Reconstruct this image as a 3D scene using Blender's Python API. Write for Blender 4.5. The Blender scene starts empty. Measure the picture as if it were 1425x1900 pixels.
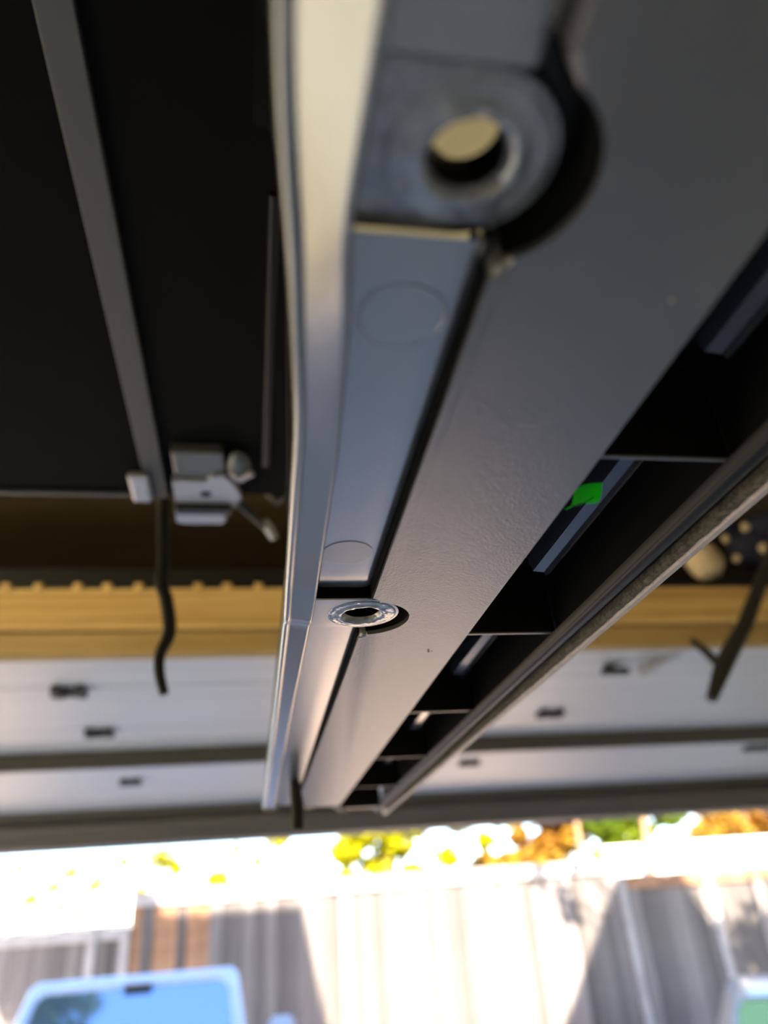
import bpy, bmesh, math, random
from mathutils import Vector, Matrix, noise

# ------------------------------------------------------------------ camera, sky, sun, exposure
S = bpy.context.scene
COL = S.collection
H0 = 2.0                                   # camera height above the floor
F = 1377.0                                 # focal length in pixels of the 1425x1900 frame
RIGHT = Vector((0.98551744, -0.15451301, -0.06986484))
UP = Vector((-0.01443549, -0.48695009, 0.8733105))
FWD = Vector((0.16895852, 0.8596542, 0.48212828))
cam = bpy.data.cameras.new('camera')
camo = bpy.data.objects.new('camera', cam)
COL.objects.link(camo)
camo.matrix_world = Matrix(((RIGHT.x, UP.x, -FWD.x, 0), (RIGHT.y, UP.y, -FWD.y, 0),
                            (RIGHT.z, UP.z, -FWD.z, H0), (0, 0, 0, 1)))
cam.sensor_fit = 'VERTICAL'
cam.sensor_height = 36
cam.sensor_width = 27
cam.lens = F / 1900 * 36
cam.clip_start = 0.005
cam.clip_end = 300
cam.dof.use_dof = True
cam.dof.focus_distance = 0.295
cam.dof.aperture_fstop = 5.8
S.camera = camo

w = bpy.data.worlds.new('sky')
S.world = w
w.use_nodes = True
wn = w.node_tree
sky = wn.nodes.new('ShaderNodeTexSky')
sky.sky_type = 'NISHITA'
sky.sun_disc = False
sky.sun_elevation = math.radians(44)
sky.ozone_density = 3.5
sky.dust_density = 0.3
sky.sun_rotation = math.radians(189)
wn.links.new(sky.outputs[0], wn.nodes['Background'].inputs[0])
wn.nodes['Background'].inputs[1].default_value = 0.27

SUN = Vector((0.15, 0.70, -0.70)).normalized()        # direction the sunlight travels
sl = bpy.data.lights.new('sun', 'SUN')
sl.energy = 14.0
sl.angle = math.radians(0.6)
sl.color = (1.0, 0.86, 0.70)
so = bpy.data.objects.new('sun', sl)
COL.objects.link(so)
so.rotation_euler = SUN.to_track_quat('-Z', 'Y').to_euler()

S.view_settings.view_transform = 'Standard'
S.view_settings.look = 'None'
S.view_settings.gamma = 1
S.view_settings.use_curve_mapping = False
S.view_settings.exposure = 1.8
S.cycles.use_denoising = True

random.seed(11)
R = random.random
U = random.uniform


def at(px, py, Y):
    """point at forward distance Y (metres) seen at a photo pixel; z is absolute"""
    d = RIGHT * (px - 712.5) + UP * (950 - py) + FWD * F
    d = d * (Y / d.y)
    return Vector((d.x, d.y, d.z + H0))


def atz(px, py, h):
    d = RIGHT * (px - 712.5) + UP * (950 - py) + FWD * F
    d = d * (h / d.z)
    return Vector((d.x, d.y, d.z + H0))


# ------------------------------------------------------------------ materials
M = {}


def mat(name, col, rough=0.5, metal=0.0, spec=0.5, noise_scale=None, col2=None, bump=0.0, bump_scale=200.0,
        stretch=None, transl=0.0, rnd=None, coat=0.0, detail=4.0, ior=1.5):
    m = bpy.data.materials.new(name)
    m.use_nodes = True
    nt = m.node_tree
    b = nt.nodes['Principled BSDF']
    b.inputs['Roughness'].default_value = rough
    b.inputs['Metallic'].default_value = metal
    b.inputs['Specular IOR Level'].default_value = spec
    b.inputs['IOR'].default_value = ior
    b.inputs['Coat Weight'].default_value = coat
    b.inputs['Coat Roughness'].default_value = 0.1
    c4 = (*col, 1)
    b.inputs['Base Color'].default_value = c4
    tc = nt.nodes.new('ShaderNodeTexCoord')
    vec = tc.outputs['Object']
    if stretch:
        mp = nt.nodes.new('ShaderNodeMapping')
        mp.inputs['Scale'].default_value = stretch
        nt.links.new(vec, mp.inputs[0])
        vec = mp.outputs[0]
    colout = None
    if noise_scale:
        n = nt.nodes.new('ShaderNodeTexNoise')
        n.inputs['Scale'].default_value = noise_scale
        n.inputs['Detail'].default_value = detail
        nt.links.new(vec, n.inputs['Vector'])
        r = nt.nodes.new('ShaderNodeValToRGB')
        r.color_ramp.elements[0].position = 0.35
        r.color_ramp.elements[0].color = c4
        r.color_ramp.elements[1].position = 0.68
        r.color_ramp.elements[1].color = (*(col2 or col), 1)
        nt.links.new(n.outputs[0], r.inputs[0])
        colout = r.outputs[0]
    if rnd:
        oi = nt.nodes.new('ShaderNodeObjectInfo')
        r2 = nt.nodes.new('ShaderNodeValToRGB')
        r2.color_ramp.elements[0].color = (*rnd[0], 1)
        r2.color_ramp.elements[1].color = (*rnd[1], 1)
        nt.links.new(oi.outputs['Random'], r2.inputs[0])
        if colout is None:
            colout = r2.outputs[0]
        else:
            mx = nt.nodes.new('ShaderNodeMixRGB')
            mx.blend_type = 'MULTIPLY'
            mx.inputs[0].default_value = 1
            nt.links.new(colout, mx.inputs[1])
            nt.links.new(r2.outputs[0], mx.inputs[2])
            colout = mx.outputs[0]
    if colout is not None:
        nt.links.new(colout, b.inputs['Base Color'])
    if bump:
        n2 = nt.nodes.new('ShaderNodeTexNoise')
        n2.inputs['Scale'].default_value = bump_scale
        n2.inputs['Detail'].default_value = 3
        nt.links.new(vec, n2.inputs['Vector'])
        bp = nt.nodes.new('ShaderNodeBump')
        bp.inputs['Strength'].default_value = bump
        bp.inputs['Distance'].default_value = 0.6 / bump_scale
        nt.links.new(n2.outputs[0], bp.inputs['Height'])
        nt.links.new(bp.outputs[0], b.inputs['Normal'])
    if transl:
        tr = nt.nodes.new('ShaderNodeBsdfTranslucent')
        ms = nt.nodes.new('ShaderNodeMixShader')
        ms.inputs[0].default_value = transl
        if colout is not None:
            nt.links.new(colout, tr.inputs[0])
        else:
            tr.inputs[0].default_value = c4
        nt.links.new(b.outputs[0], ms.inputs[1])
        nt.links.new(tr.outputs[0], ms.inputs[2])
        nt.links.new(ms.outputs[0], nt.nodes['Material Output'].inputs[0])
    M[name] = m
    return m


# plastics of the hardtop
mat('grained_plastic', (0.036, 0.033, 0.029), 0.32, spec=0.8, ior=1.72, bump=0.42, bump_scale=1150, noise_scale=30, col2=(0.046, 0.042, 0.037))
mat('smooth_plastic', (0.066, 0.073, 0.083), 0.25, spec=0.95, ior=2.1, bump=0.04, bump_scale=900, noise_scale=60, col2=(0.078, 0.086, 0.096))  # base lifted and blued to stand for the reflected sky
mat('flange_plastic', (0.045, 0.045, 0.045), 0.26, spec=0.9, ior=1.9, bump=0.04, bump_scale=600, noise_scale=40, col2=(0.07, 0.07, 0.069))
mat('melted_plastic', (0.085, 0.095, 0.12), 0.22, spec=0.9, ior=1.8, bump=0.28, bump_scale=150, noise_scale=110, col2=(0.17, 0.18, 0.20), coat=0.4)  # blue light on the boss put into this tint
mat('oval_plastic', (0.045, 0.047, 0.050), 0.30, spec=0.9, ior=2.0, bump=0.1, bump_scale=1200)
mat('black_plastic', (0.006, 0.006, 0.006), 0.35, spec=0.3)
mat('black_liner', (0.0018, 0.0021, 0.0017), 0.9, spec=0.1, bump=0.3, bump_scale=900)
mat('rib_plastic', (0.07, 0.068, 0.066), 0.3)
mat('rail_gloss', (0.03, 0.034, 0.045), 0.18)
mat('bar_grey', (0.055, 0.055, 0.052), 0.55)
mat('rubber', (0.006, 0.006, 0.006), 0.42, spec=0.16)
mat('felt', (0.055, 0.045, 0.030), 0.95, bump=1.0, bump_scale=900, noise_scale=500, col2=(0.13, 0.11, 0.075))
mat('lip_plastic', (0.34, 0.29, 0.26), 0.5, noise_scale=200, col2=(0.42, 0.36, 0.33))
mat('pale_residue', (0.45, 0.42, 0.30), 0.7)
mat('dark_mark', (0.008, 0.008, 0.008), 0.6)
mat('green_sticker', (0.03, 0.85, 0.05), 0.5)
mat('green_ink', (0.01, 0.20, 0.02), 0.5)
mat('zinc', (0.42, 0.43, 0.48), 0.35, metal=0.3)
mat('zinc_dark', (0.12, 0.13, 0.13), 0.4, metal=0.3)
mat('black_metal', (0.012, 0.012, 0.012), 0.4)
mat('strap_black', (0.006, 0.006, 0.007), 0.7)
mat('strap_brown', (0.007, 0.0065, 0.006), 0.6)
# garage
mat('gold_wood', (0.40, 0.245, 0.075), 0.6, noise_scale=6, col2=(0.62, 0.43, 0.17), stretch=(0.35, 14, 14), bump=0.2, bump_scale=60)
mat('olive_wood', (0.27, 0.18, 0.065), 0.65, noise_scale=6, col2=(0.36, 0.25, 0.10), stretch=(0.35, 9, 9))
mat('lit_ceiling_ply', (0.74, 0.62, 0.30), 0.75, noise_scale=3, col2=(0.80, 0.68, 0.36), stretch=(0.4, 3, 1))  # pale colour carries the lit look of the ceiling
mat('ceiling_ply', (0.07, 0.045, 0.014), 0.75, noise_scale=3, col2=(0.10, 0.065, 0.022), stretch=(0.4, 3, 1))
mat('door_white', (0.44, 0.46, 0.495), 0.42, noise_scale=2.0, col2=(0.50, 0.515, 0.545), stretch=(0.3, 9, 1))
mat('strut_brown', (0.085, 0.078, 0.066), 0.5)
mat('header_grey', (0.115, 0.107, 0.098), 0.6, noise_scale=3, col2=(0.15, 0.14, 0.13), stretch=(0.5, 8, 20))
mat('hinge_dark', (0.035, 0.034, 0.032), 0.5, metal=0.2)
mat('wall_cream', (0.62, 0.54, 0.38), 0.8, noise_scale=3, col2=(0.66, 0.58, 0.42))
mat('floor_sky_blue', (0.36, 0.41, 0.48), 0.5, noise_scale=4, col2=(0.42, 0.47, 0.54))  # blue sky light put into the colour, for the channel's reflection
mat('navy_cloth', (0.010, 0.012, 0.035), 0.85)
mat('cream_cloth', (0.50, 0.40, 0.26), 0.85)
# outside
mat('driveway', (0.60, 0.59, 0.58), 0.75, noise_scale=3, col2=(0.68, 0.67, 0.66))
mat('sun_warm_paving', (0.56, 0.42, 0.32), 0.8, noise_scale=3, col2=(0.64, 0.50, 0.40))  # sunlit warmth put into the colour, for the rail's reflection
mat('bounce_cream', (0.34, 0.335, 0.25), 0.8, noise_scale=3, col2=(0.40, 0.39, 0.295))
mat('soil', (0.20, 0.15, 0.09), 0.9, noise_scale=2, col2=(0.30, 0.24, 0.14))
mat('fence_board', (0.55, 0.52, 0.50), 0.85, noise_scale=4, col2=(0.95, 0.92, 0.90), stretch=(6, 6, 0.6),
    rnd=((0.085, 0.077, 0.075), (0.22, 0.205, 0.20)))
mat('fence_rail', (0.24, 0.225, 0.22), 0.85, noise_scale=5, col2=(0.32, 0.30, 0.29))
mat('fence_rust', (0.17, 0.08, 0.04), 0.85, noise_scale=5, col2=(0.28, 0.16, 0.09))
mat('white_wall', (0.80, 0.78, 0.74), 0.8)
mat('caster_stucco', (0.60, 0.55, 0.46), 0.85)
mat('roof_shingle', (0.16, 0.13, 0.11), 0.9)
mat('leaf_green', (0.07, 0.13, 0.004), 0.6, spec=0.2, transl=0.4, noise_scale=2, col2=(0.24, 0.30, 0.012))
mat('leaf_yellow', (0.22, 0.22, 0.001), 0.6, spec=0.1, transl=0.4, noise_scale=2, col2=(0.48, 0.45, 0.006))
mat('leaf_orange', (0.20, 0.07, 0.010), 0.6, spec=0.2, transl=0.4, noise_scale=2, col2=(0.46, 0.30, 0.03))
mat('bark', (0.22, 0.13, 0.07), 0.9, noise_scale=8, col2=(0.34, 0.2, 0.11))
mat('car_white_shaded', (0.40, 0.50, 0.67), 0.25, coat=0.6)  # white paint with the blue of skylit shade put into it
mat('car_silver', (0.33, 0.31, 0.29), 0.3, metal=0.3, coat=0.5)
mat('car_sky_glass', (0.22, 0.34, 0.52), 0.06, spec=1.0, coat=1.0, metal=0.8)  # blue sky reflection put into the glass colour
mat('tire', (0.015, 0.015, 0.015), 0.8)
mat('rim', (0.4, 0.4, 0.42), 0.3, metal=0.8)
mat('lamp_glass', (0.7, 0.7, 0.7), 0.1)
mat('greenery_glass', (0.30, 0.42, 0.10), 0.06, spec=1.0, coat=1.0, metal=0.7)  # reflection of greenery put in as a green glass colour
mat('car_black', (0.02, 0.02, 0.022), 0.5)
mat('lens_amber', (0.6, 0.22, 0.02), 0.3)

# ------------------------------------------------------------------ mesh helpers


def box(bm, x0, x1, y0, y1, z0, z1, mtx=None):
    vs = [bm.verts.new((x, y, z)) for z in (z0, z1) for y in (y0, y1) for x in (x0, x1)]
    for f in ((0, 2, 3, 1), (4, 5, 7, 6), (0, 1, 5, 4), (2, 6, 7, 3), (0, 4, 6, 2), (1, 3, 7, 5)):
        bm.faces.new([vs[i] for i in f])
    if mtx is not None:
        for v in vs:
            v.co = mtx @ v.co
    return vs


def bbox(x0, x1, y0, y1, z0, z1, bev=0.0, seg=2, mtx=None):
    bm = bmesh.new()
    box(bm, x0, x1, y0, y1, z0, z1, mtx)
    if bev:
        bmesh.ops.bevel(bm, geom=bm.edges[:], offset=bev, segments=seg, affect='EDGES', profile=0.5)
    return bm


def tube(bm, pts, r, n=10, caps=True):
    pts = [Vector(p) for p in pts]
    rs = r if isinstance(r, (list, tuple)) else [r] * len(pts)
    rings = []
    nrm = None
    for i, p in enumerate(pts):
        t = (pts[min(i + 1, len(pts) - 1)] - pts[max(i - 1, 0)]).normalized()
        if nrm is None:
            nrm = t.orthogonal().normalized()
        nrm = (nrm - t * nrm.dot(t)).normalized()
        b = t.cross(nrm)
        rings.append([bm.verts.new(p + (nrm * math.cos(2 * math.pi * k / n) + b * math.sin(2 * math.pi * k / n)) * rs[i])
                      for k in range(n)])
    for a, c in zip(rings, rings[1:]):
        for k in range(n):
            bm.faces.new((a[k], a[(k + 1) % n], c[(k + 1) % n], c[k]))
    if caps:
        bm.faces.new(rings[0][::-1])
        bm.faces.new(rings[-1])


def prism(bm, outline, z0, z1):
    """outline: list of (x, y), extruded in z"""
    lo = [bm.verts.new((x, y, z0)) for x, y in outline]
    hi = [bm.verts.new((x, y, z1)) for x, y in outline]
    n = len(outline)
    f = [bm.faces.new(lo), bm.faces.new(hi)]
    for i in range(n):
        bm.faces.new((lo[i], lo[(i + 1) % n], hi[(i + 1) % n], hi[i]))
    return lo, hi


def loft(bm, sections, close=False):
    rows = [[bm.verts.new(p) for p in s] for s in sections]
    for a, b in zip(rows, rows[1:]):
        n = len(a)
        for k in range(n if close else n - 1):
            bm.faces.new((a[k], a[(k + 1) % n], b[(k + 1) % n], b[k]))
    if close:
        bm.faces.new(rows[0])
        bm.faces.new(rows[-1][::-1])
    return rows


def lathe(bm, prof, cx, cy, n=48, jit=None):
    """profile (r, z) swept around the vertical axis through (cx, cy)"""
    rings = []
    for i, (r, z) in enumerate(prof):
        ring = []
        for k in range(n):
            a = 2 * math.pi * k / n
            dr, dz = jit(i, a) if jit else (0, 0)
            ring.append(bm.verts.new((cx + (r + dr) * math.cos(a), cy + (r + dr) * math.sin(a), z + dz)))
        rings.append(ring)
    for a, b in zip(rings, rings[1:]):
        for k in range(n):
            bm.faces.new((a[k], a[(k + 1) % n], b[(k + 1) % n], b[k]))


ORG = {}


def obj(name, bm, m, parent=None, smooth=None, origin=None):
    bmesh.ops.recalc_face_normals(bm, faces=bm.faces[:])
    o_ = None
    if parent is None:
        if origin is None and bm.verts:
            xs = [v.co for v in bm.verts]
            o_ = Vector((sum(c.x for c in xs) / len(xs), sum(c.y for c in xs) / len(xs), min(c.z for c in xs)))
        else:
            o_ = Vector(origin or (0, 0, 0))
    else:
        p = parent
        while p.parent:
            p = p.parent
        o_ = ORG[p.name]
    for v in bm.verts:
        v.co -= o_
    me = bpy.data.meshes.new(name)
    bm.to_mesh(me)
    bm.free()
    o = bpy.data.objects.new(name, me)
    COL.objects.link(o)
    me.materials.append(M[m] if isinstance(m, str) else m)
    if smooth is not None:
        me.polygons.foreach_set('use_smooth', [True] * len(me.polygons))
        me.set_sharp_from_angle(angle=math.radians(smooth))
    if parent:
        o.parent = parent
    else:
        o.location = o_
        ORG[o.name] = o_
    return o


def tag(o, label=None, cat=None, group=None, kind=None):
    if label:
        o['label'] = label
    if cat:
        o['category'] = cat
    if group:
        o['group'] = group
    if kind:
        o['kind'] = kind
    return o


def thing(name, loc, label, cat, group=None, kind=None):
    o = bpy.data.objects.new(name, None)
    COL.objects.link(o)
    o.location = loc
    o.empty_display_size = 0.05
    ORG[o.name] = Vector(loc)
    return tag(o, label, cat, group, kind)


def struct(name, bm, m, label, cat=None):
    o = obj(name, bm, m)
    return tag(o, label, cat, None, 'structure')


Z = lambda h: H0 + h

# ------------------------------------------------------------------ garage shell
XL, XR, YB, YD = -2.9, 2.95, -3.6, 3.62
CEIL = Z(0.85)
bm = bmesh.new(); box(bm, XL - .15, XR + .15, YB - .15, YD + .16, -0.12, 0)
struct('floor', bm, 'floor_sky_blue', 'garage floor with blue sky light put into its colour', 'floor')
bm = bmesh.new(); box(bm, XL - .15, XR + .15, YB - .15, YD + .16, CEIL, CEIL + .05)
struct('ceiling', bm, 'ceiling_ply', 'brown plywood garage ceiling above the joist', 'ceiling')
bm = bmesh.new()
SY0, SY1, SZ = .9, 3.1, 2.15                      # added side doorway, letting in light off the sunny path
box(bm, XL - .15, XL, YB, SY0, 0, CEIL)
box(bm, XL - .15, XL, SY1, YD, 0, CEIL)
box(bm, XL - .15, XL, SY0, SY1, SZ, CEIL)
struct('wall_left', bm, 'wall_cream', 'cream painted garage wall on the left with an added open side doorway', 'wall')
bm = bmesh.new(); box(bm, XR, XR + .15, YB, YD, 0, CEIL)
struct('wall_right', bm, 'wall_cream', 'cream painted garage wall on the right', 'wall')
bm = bmesh.new(); box(bm, XL - .15, XR + .15, YB - .15, YB, 0, CEIL)
struct('wall_back', bm, 'wall_cream', 'cream painted rear garage wall', 'wall')
bm = bmesh.new()
OX0, OX1 = -2.55, 2.72
HB = 0.363
box(bm, XL - .15, OX0, YD, YD + .16, 0, CEIL)
box(bm, OX1, XR + .15, YD, YD + .16, 0, CEIL)
box(bm, OX0, OX1, YD, YD + .16, Z(HB) + .005, CEIL)
struct('wall_front', bm, 'header_grey', 'garage front wall around the open doorway', 'wall')
hd = thing('trim_1', (0, YD - .06, Z(HB)), 'grey brown stepped header trim above the garage opening', 'trim', None, 'structure')
for i, (za, zb, yy) in enumerate(((0.0, .040, .030), (.041, .088, .045), (.089, .155, .020))):
    obj('header_board', bbox(OX0, OX1, YD - yy - .03, YD - .001, Z(HB) + za, Z(HB) + zb, .003), 'header_grey', hd)

# garage roof, plus added unseen house parts shaped to shade driveway and fence
def gable(name, x0, xa, x1, ze, za, y0, y1, label):
    bm = bmesh.new()
    zb = Z(1.0)
    loft(bm, [[(x0 + .25, y, zb), (x1 - .25, y, zb), (x1 - .25, y, ze - .1), (xa, y, za - .25), (x0 + .25, y, ze - .1)] for y in (y0 + .2, y1 - .2)], True)
    struct(name.replace('roof', 'wall'), bm, 'caster_stucco', label + ' walls', 'wall')
    bm = bmesh.new()
    t = .14
    loft(bm, [[(x0, y, ze), (xa, y, za), (x1, y, ze), (x1, y, ze - t), (xa, y, za - t), (x0, y, ze - t)] for y in (y0, y1)], True)
    struct(name, bm, 'roof_shingle', label + ' roof', 'roof')


bm = bmesh.new(); box(bm, XL - .15, XR + .3, YB - .3, 3.85, CEIL + .051, CEIL + .09)
struct('roof_garage', bm, 'roof_shingle', 'low flat garage roof', 'roof')

# ------------------------------------------------------------------ open garage door overhead (white sections)
HD = 0.5
door = thing('door_1', (0, 2.5, Z(HD)), 'white sectional garage door rolled open overhead', 'garage door', None, 'structure')
ys = [1.475, 1.705, 2.09, 2.46, 2.82, 3.55]
for a, b in zip(ys, ys[1:]):
    obj('door_section', bbox(-2.6, 2.7, a + .001, b - .001, Z(HD), Z(HD) + .045, .003), 'door_white', door)
bm = bmesh.new()
box(bm, -2.6, 2.7, 2.36, 2.364, Z(HD) - .048, Z(HD)); box(bm, -2.6, 2.7, 2.36, 2.42, Z(HD) - .004, Z(HD)); box(bm, -2.6, 2.7, 2.36, 2.375, Z(HD) - .05, Z(HD) - .046)
obj('strut', bm, 'strut_brown', door)
bm = bmesh.new(); box(bm, -2.6, 2.7, 3.50, 3.55, Z(HD) - .03, Z(HD)); obj('bottom_seal', bm, 'strut_brown', door)


def hinge(px, py, wd):
    c = atz(px, py, HD)
    bm = bmesh.new()
    z = Z(HD)
    box(bm, c.x - wd, c.x + wd, c.y - .016, c.y + .016, z - .006, z)
    box(bm, c.x - wd, c.x - wd * .45, c.y - .028, c.y + .028, z - .016, z)
    box(bm, c.x + wd * .45, c.x + wd, c.y - .028, c.y + .028, z - .016, z)
    h = obj('hinge', bm, 'hinge_dark', door)
    bm = bmesh.new()
    tube(bm, [(c.x - wd * 1.1, c.y, z - .014), (c.x + wd * 1.1, c.y, z - .014)], .006, 8)
    obj('hinge_pin', bm, 'hinge_dark', h)


for px, py, wd in ((130, 1278, .034), (185, 1355, .034), (243, 1447, .034), (1020, 1320, .034), (870, 1412, .034), (1403, 1384, .045)):
    hinge(px, py, wd)

# opener arm hanging off the door
a1 = at(1142, 1247, 1.63)
arm = thing('opener_arm', a1, 'pale steel forked bracket arm under the white door beside the black forked strap', 'bracket')
bm = bmesh.new(); tube(bm, [at(1185, 1247, 1.60), at(1290, 1186, 1.52)], .013, 10); obj('arm_tube', bm, 'zinc', arm, 40)
bm = bmesh.new(); tube(bm, [at(1122, 1240, 1.63), at(1205, 1190, 1.56)], .010, 8); obj('arm_rod', bm, 'zinc_dark', arm, 40)
c = at(1142, 1246, 1.62)
obj('foot_plate', bbox(c.x - .034, c.x + .034, c.y - .01, c.y + .01, c.z - .007, c.z + .007, .002), 'hinge_dark', arm)

# added pale sheet standing in for lit ceiling, seen through the near bolt hole
obj_p = obj('lit_ceiling_sheet', bbox(.05, .80, .1, 1.0, CEIL - .030, CEIL - .001, .002), 'lit_ceiling_ply')
tag(obj_p, 'added pale sheet standing for the lit plywood ceiling, seen through the near bolt hole', 'plywood')
bm = bmesh.new(); box(bm, XL, XR, 1.84, 1.89, Z(.70), CEIL)  # black band put where the gap over the joist lies in shade
tag(obj('shade_gap_band', bm, 'black_metal'), 'added black band standing for the shadowed gap above the golden joist', 'beam')

# added warm tube batten on the ceiling, outside the frame, lighting the joist
def lamp(name, label, x0, x1, y0, y1, z0, z1, p0, p1, r, strength, col, cat):
    lo = thing(name, ((x0 + x1) / 2, (y0 + y1) / 2, z0), label, cat)
    obj('added_batten', bbox(x0, x1, y0, y1, z0, z1, .006), 'door_white', lo)
    bm = bmesh.new(); tube(bm, [p0, p1], r, 14)
    em = bpy.data.materials.new('lamp_tube'); em.use_nodes = True
    eb = em.node_tree.nodes['Principled BSDF']
    eb.inputs['Emission Color'].default_value = (*col, 1)
    eb.inputs['Emission Strength'].default_value = strength
    M['lamp_' + name] = em
    obj('tube', bm, 'lamp_' + name, lo, 40)


lamp('added_ceiling_lamp', 'added warm tube lamp on the garage ceiling, out of view', -2.2, -2.1, -.9, .7, CEIL - .05, CEIL, (-2.15, -.88, CEIL - .07), (-2.15, .68, CEIL - .07), .02, 100, (1, .83, .50), 'lamp')

# wooden joist in front of the door's end
YW = 1.45
joist = thing('ceiling_joist', (0, YW + .03, Z(.492)), 'golden wooden joist crossing the garage above the white door', 'beam')
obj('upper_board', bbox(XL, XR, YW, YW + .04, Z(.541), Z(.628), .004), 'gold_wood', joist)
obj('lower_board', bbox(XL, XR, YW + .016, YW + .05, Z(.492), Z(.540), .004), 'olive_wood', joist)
obj('joist_groove', bbox(XL, XR, YW - .006, YW + .002, Z(.557), Z(.568), .003), 'gold_wood', joist)
for px in (12, 72, 145, 200, 258, 368, 422, 480):
    c = at(px, 1088, YW)
    obj('nub', bbox(c.x - .009, c.x + .009, YW - .006, YW + .03, Z(.622), Z(.638), .004), 'gold_wood', joist)

# ------------------------------------------------------------------ the hardtop
hard = thing('vehicle_hardtop', (0, .3, Z(.10)), 'black moulded plastic vehicle hardtop hoisted overhead, seen along its long lower rail', 'hardtop')
mm = .001


def interp(tab, y):
    if y <= tab[0][0]:
        return tab[0][1]
    for (a, va), (b, vb) in zip(tab, tab[1:]):
        if y <= b:
            t = (y - a) / (b - a)
            return va + (vb - va) * t
    return tab[-1][1]


def smooth_interp(tab, y, r):
    return sum(interp(tab, y + k * r) for k in (-1, -.6, -.3, 0, .3, .6, 1)) / 7


XLT = [(-200, 0), (55, .7), (79, 2.1), (102, 4.8), (155, 8.9), (287, 11.1), (409, 11.3), (830, 10.7)]
XRT = [(-200, 18), (55, 17), (93, 15.9), (115, 18.6), (170, 21.3), (259, 22.8), (297, 22.7), (410, 22.0), (830, 21.6)]
TWT = [(-200, 7.5), (60, 6.6), (85, 5.8), (105, 4), (140, 1.4), (220, 0), (830, 0)]
DRP = [(-200, 0), (255, 0), (278, -1.3), (286, -1.6), (292, 0.3), (300, .6), (830, .6)]
# flange: lower lip with a rolled outer edge
bm = bmesh.new()
secs = []
yy = [-150, -80, -30] + [y for y in range(0, 240, 8)] + [y for y in range(240, 320, 3)] + list(range(320, 833, 16)) + [832]
for y in yy:
    xl = smooth_interp(XLT, y, 12)
    xr = smooth_interp(XRT, y, 8)
    d = smooth_interp(DRP, y, 2)
    wd = xr - xl
    tw = smooth_interp(TWT, y, 10)
    pr = [(xl + 2.2, 150), (xl + .6, 128)]
    for k in range(7):                          # rolled outer bead
        a = math.pi * (1.0 + .5 * k / 6)
        pr.append((xl + 2.0 + 2.0 * math.cos(a), 112.2 + tw + d + 2.2 * math.sin(a)))
    pr += [(xl + 2.9, 110.4 + tw + d), (xl + 3.4, 110.9 + tw * .97 + d), (xl + .55 * wd, 110.4 + tw * .48 + d), (xr - 1.9, 109.75 + tw * .06 + d), (xr - 1.2, 109.6 + d), (xr - .5, 109.5 + d), (xr, 109.9 + d), (xr + .4, 111), (xr + .8, 120)]
    secs.append([(px * mm, y * mm, Z(pz * mm)) for px, pz in pr])
loft(bm, secs)
flange = obj('flange', bm, 'flange_plastic', hard, 50)

# channel floors
def channel(y0, y1, h0, h1, curl0=0, curl1=0):
    bm = bmesh.new()
    secs = []
    n = max(6, int((y1 - y0) / 5))
    for i in range(n + 1):
        t = i / n
        y = y0 + (y1 - y0) * t
        h = h0 + (h1 - h0) * t
        if curl1:
            h += curl1 * max(0, (y - (y1 - 14)) / 14) ** 2
        if curl0:
            h += curl0 * max(0, ((y0 + 8) - y) / 8) ** 2
        xr = smooth_interp(XRT, y, 8)
        pr = [(xr - 3, h), (xr + 6, h), (33, h), (41.5, h), (43.6, h + .4), (44.8, h + 1.5), (45.2, h + 3.5), (45.4, 124)]
        secs.append([(px * mm, y * mm, Z(pz * mm)) for px, pz in pr])
    loft(bm, secs)
    return obj('channel', bm, 'smooth_plastic', hard, 50)


channel(-150, 64, 118, 118)
ch1 = channel(96.2, 268, 115.4, 114.4, 0, 1.6)
channel(301, 831, 113.6, 113.6)

# round moulding marks on the channel floor
def oval(cx, cy, r, h, ring):
    bm = bmesh.new()
    n = 48
    if ring:
        lo = [[bm.verts.new(((cx + rr * math.cos(2 * math.pi * k / n)) * mm, (cy + rr * math.sin(2 * math.pi * k / n)) * mm, Z((h - dz) * mm))) for k in range(n)]
              for rr, dz in ((r + .45, -.05), (r + .3, .10), (r - .3, .10), (r - .45, -.05))]
        for a, b in zip(lo, lo[1:]):
            for k in range(n):
                bm.faces.new((a[k], a[(k + 1) % n], b[(k + 1) % n], b[k]))
    else:
        prism(bm, [((cx + r * math.cos(2 * math.pi * k / n)) * mm, (cy + r * math.sin(2 * math.pi * k / n)) * mm) for k in range(n)], Z((h - .12) * mm), Z((h + .4) * mm))
    obj('moulding_mark', bm, 'oval_plastic', ch1, 40)


oval(30.6, 118.3, 9.6, 115.25, True)
oval(31.8, 234.0, 8.9, 114.55, False)

# panel: wide grained face with round clearances for the two bosses
def arc(cx, cy, r, a0, a1, n):
    return [(cx + r * math.cos(math.radians(a0 + (a1 - a0) * k / n)), cy + r * math.sin(math.radians(a0 + (a1 - a0) * k / n))) for k in range(n + 1)]


def clearance(cx, cy, r, xe, fr):
    """edge at x = xe, bulging round a boss, with filleted corners of radius fr"""
    # fillet circle centres at xe + fr, touching the main circle from outside
    dx = (xe + fr) - cx
    dy = math.sqrt((r + fr) ** 2 - dx * dx)
    out = []
    ang = math.degrees(math.atan2(dy, dx))
    c1 = (xe + fr, cy - dy)
    out += arc(c1[0], c1[1], fr, 180, 180 - ang, 6)
    out += arc(cx, cy, r, -ang, ang, 26)
    c2 = (xe + fr, cy + dy)
    out += arc(c2[0], c2[1], fr, 180 + ang, 180, 6)
    return out


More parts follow.
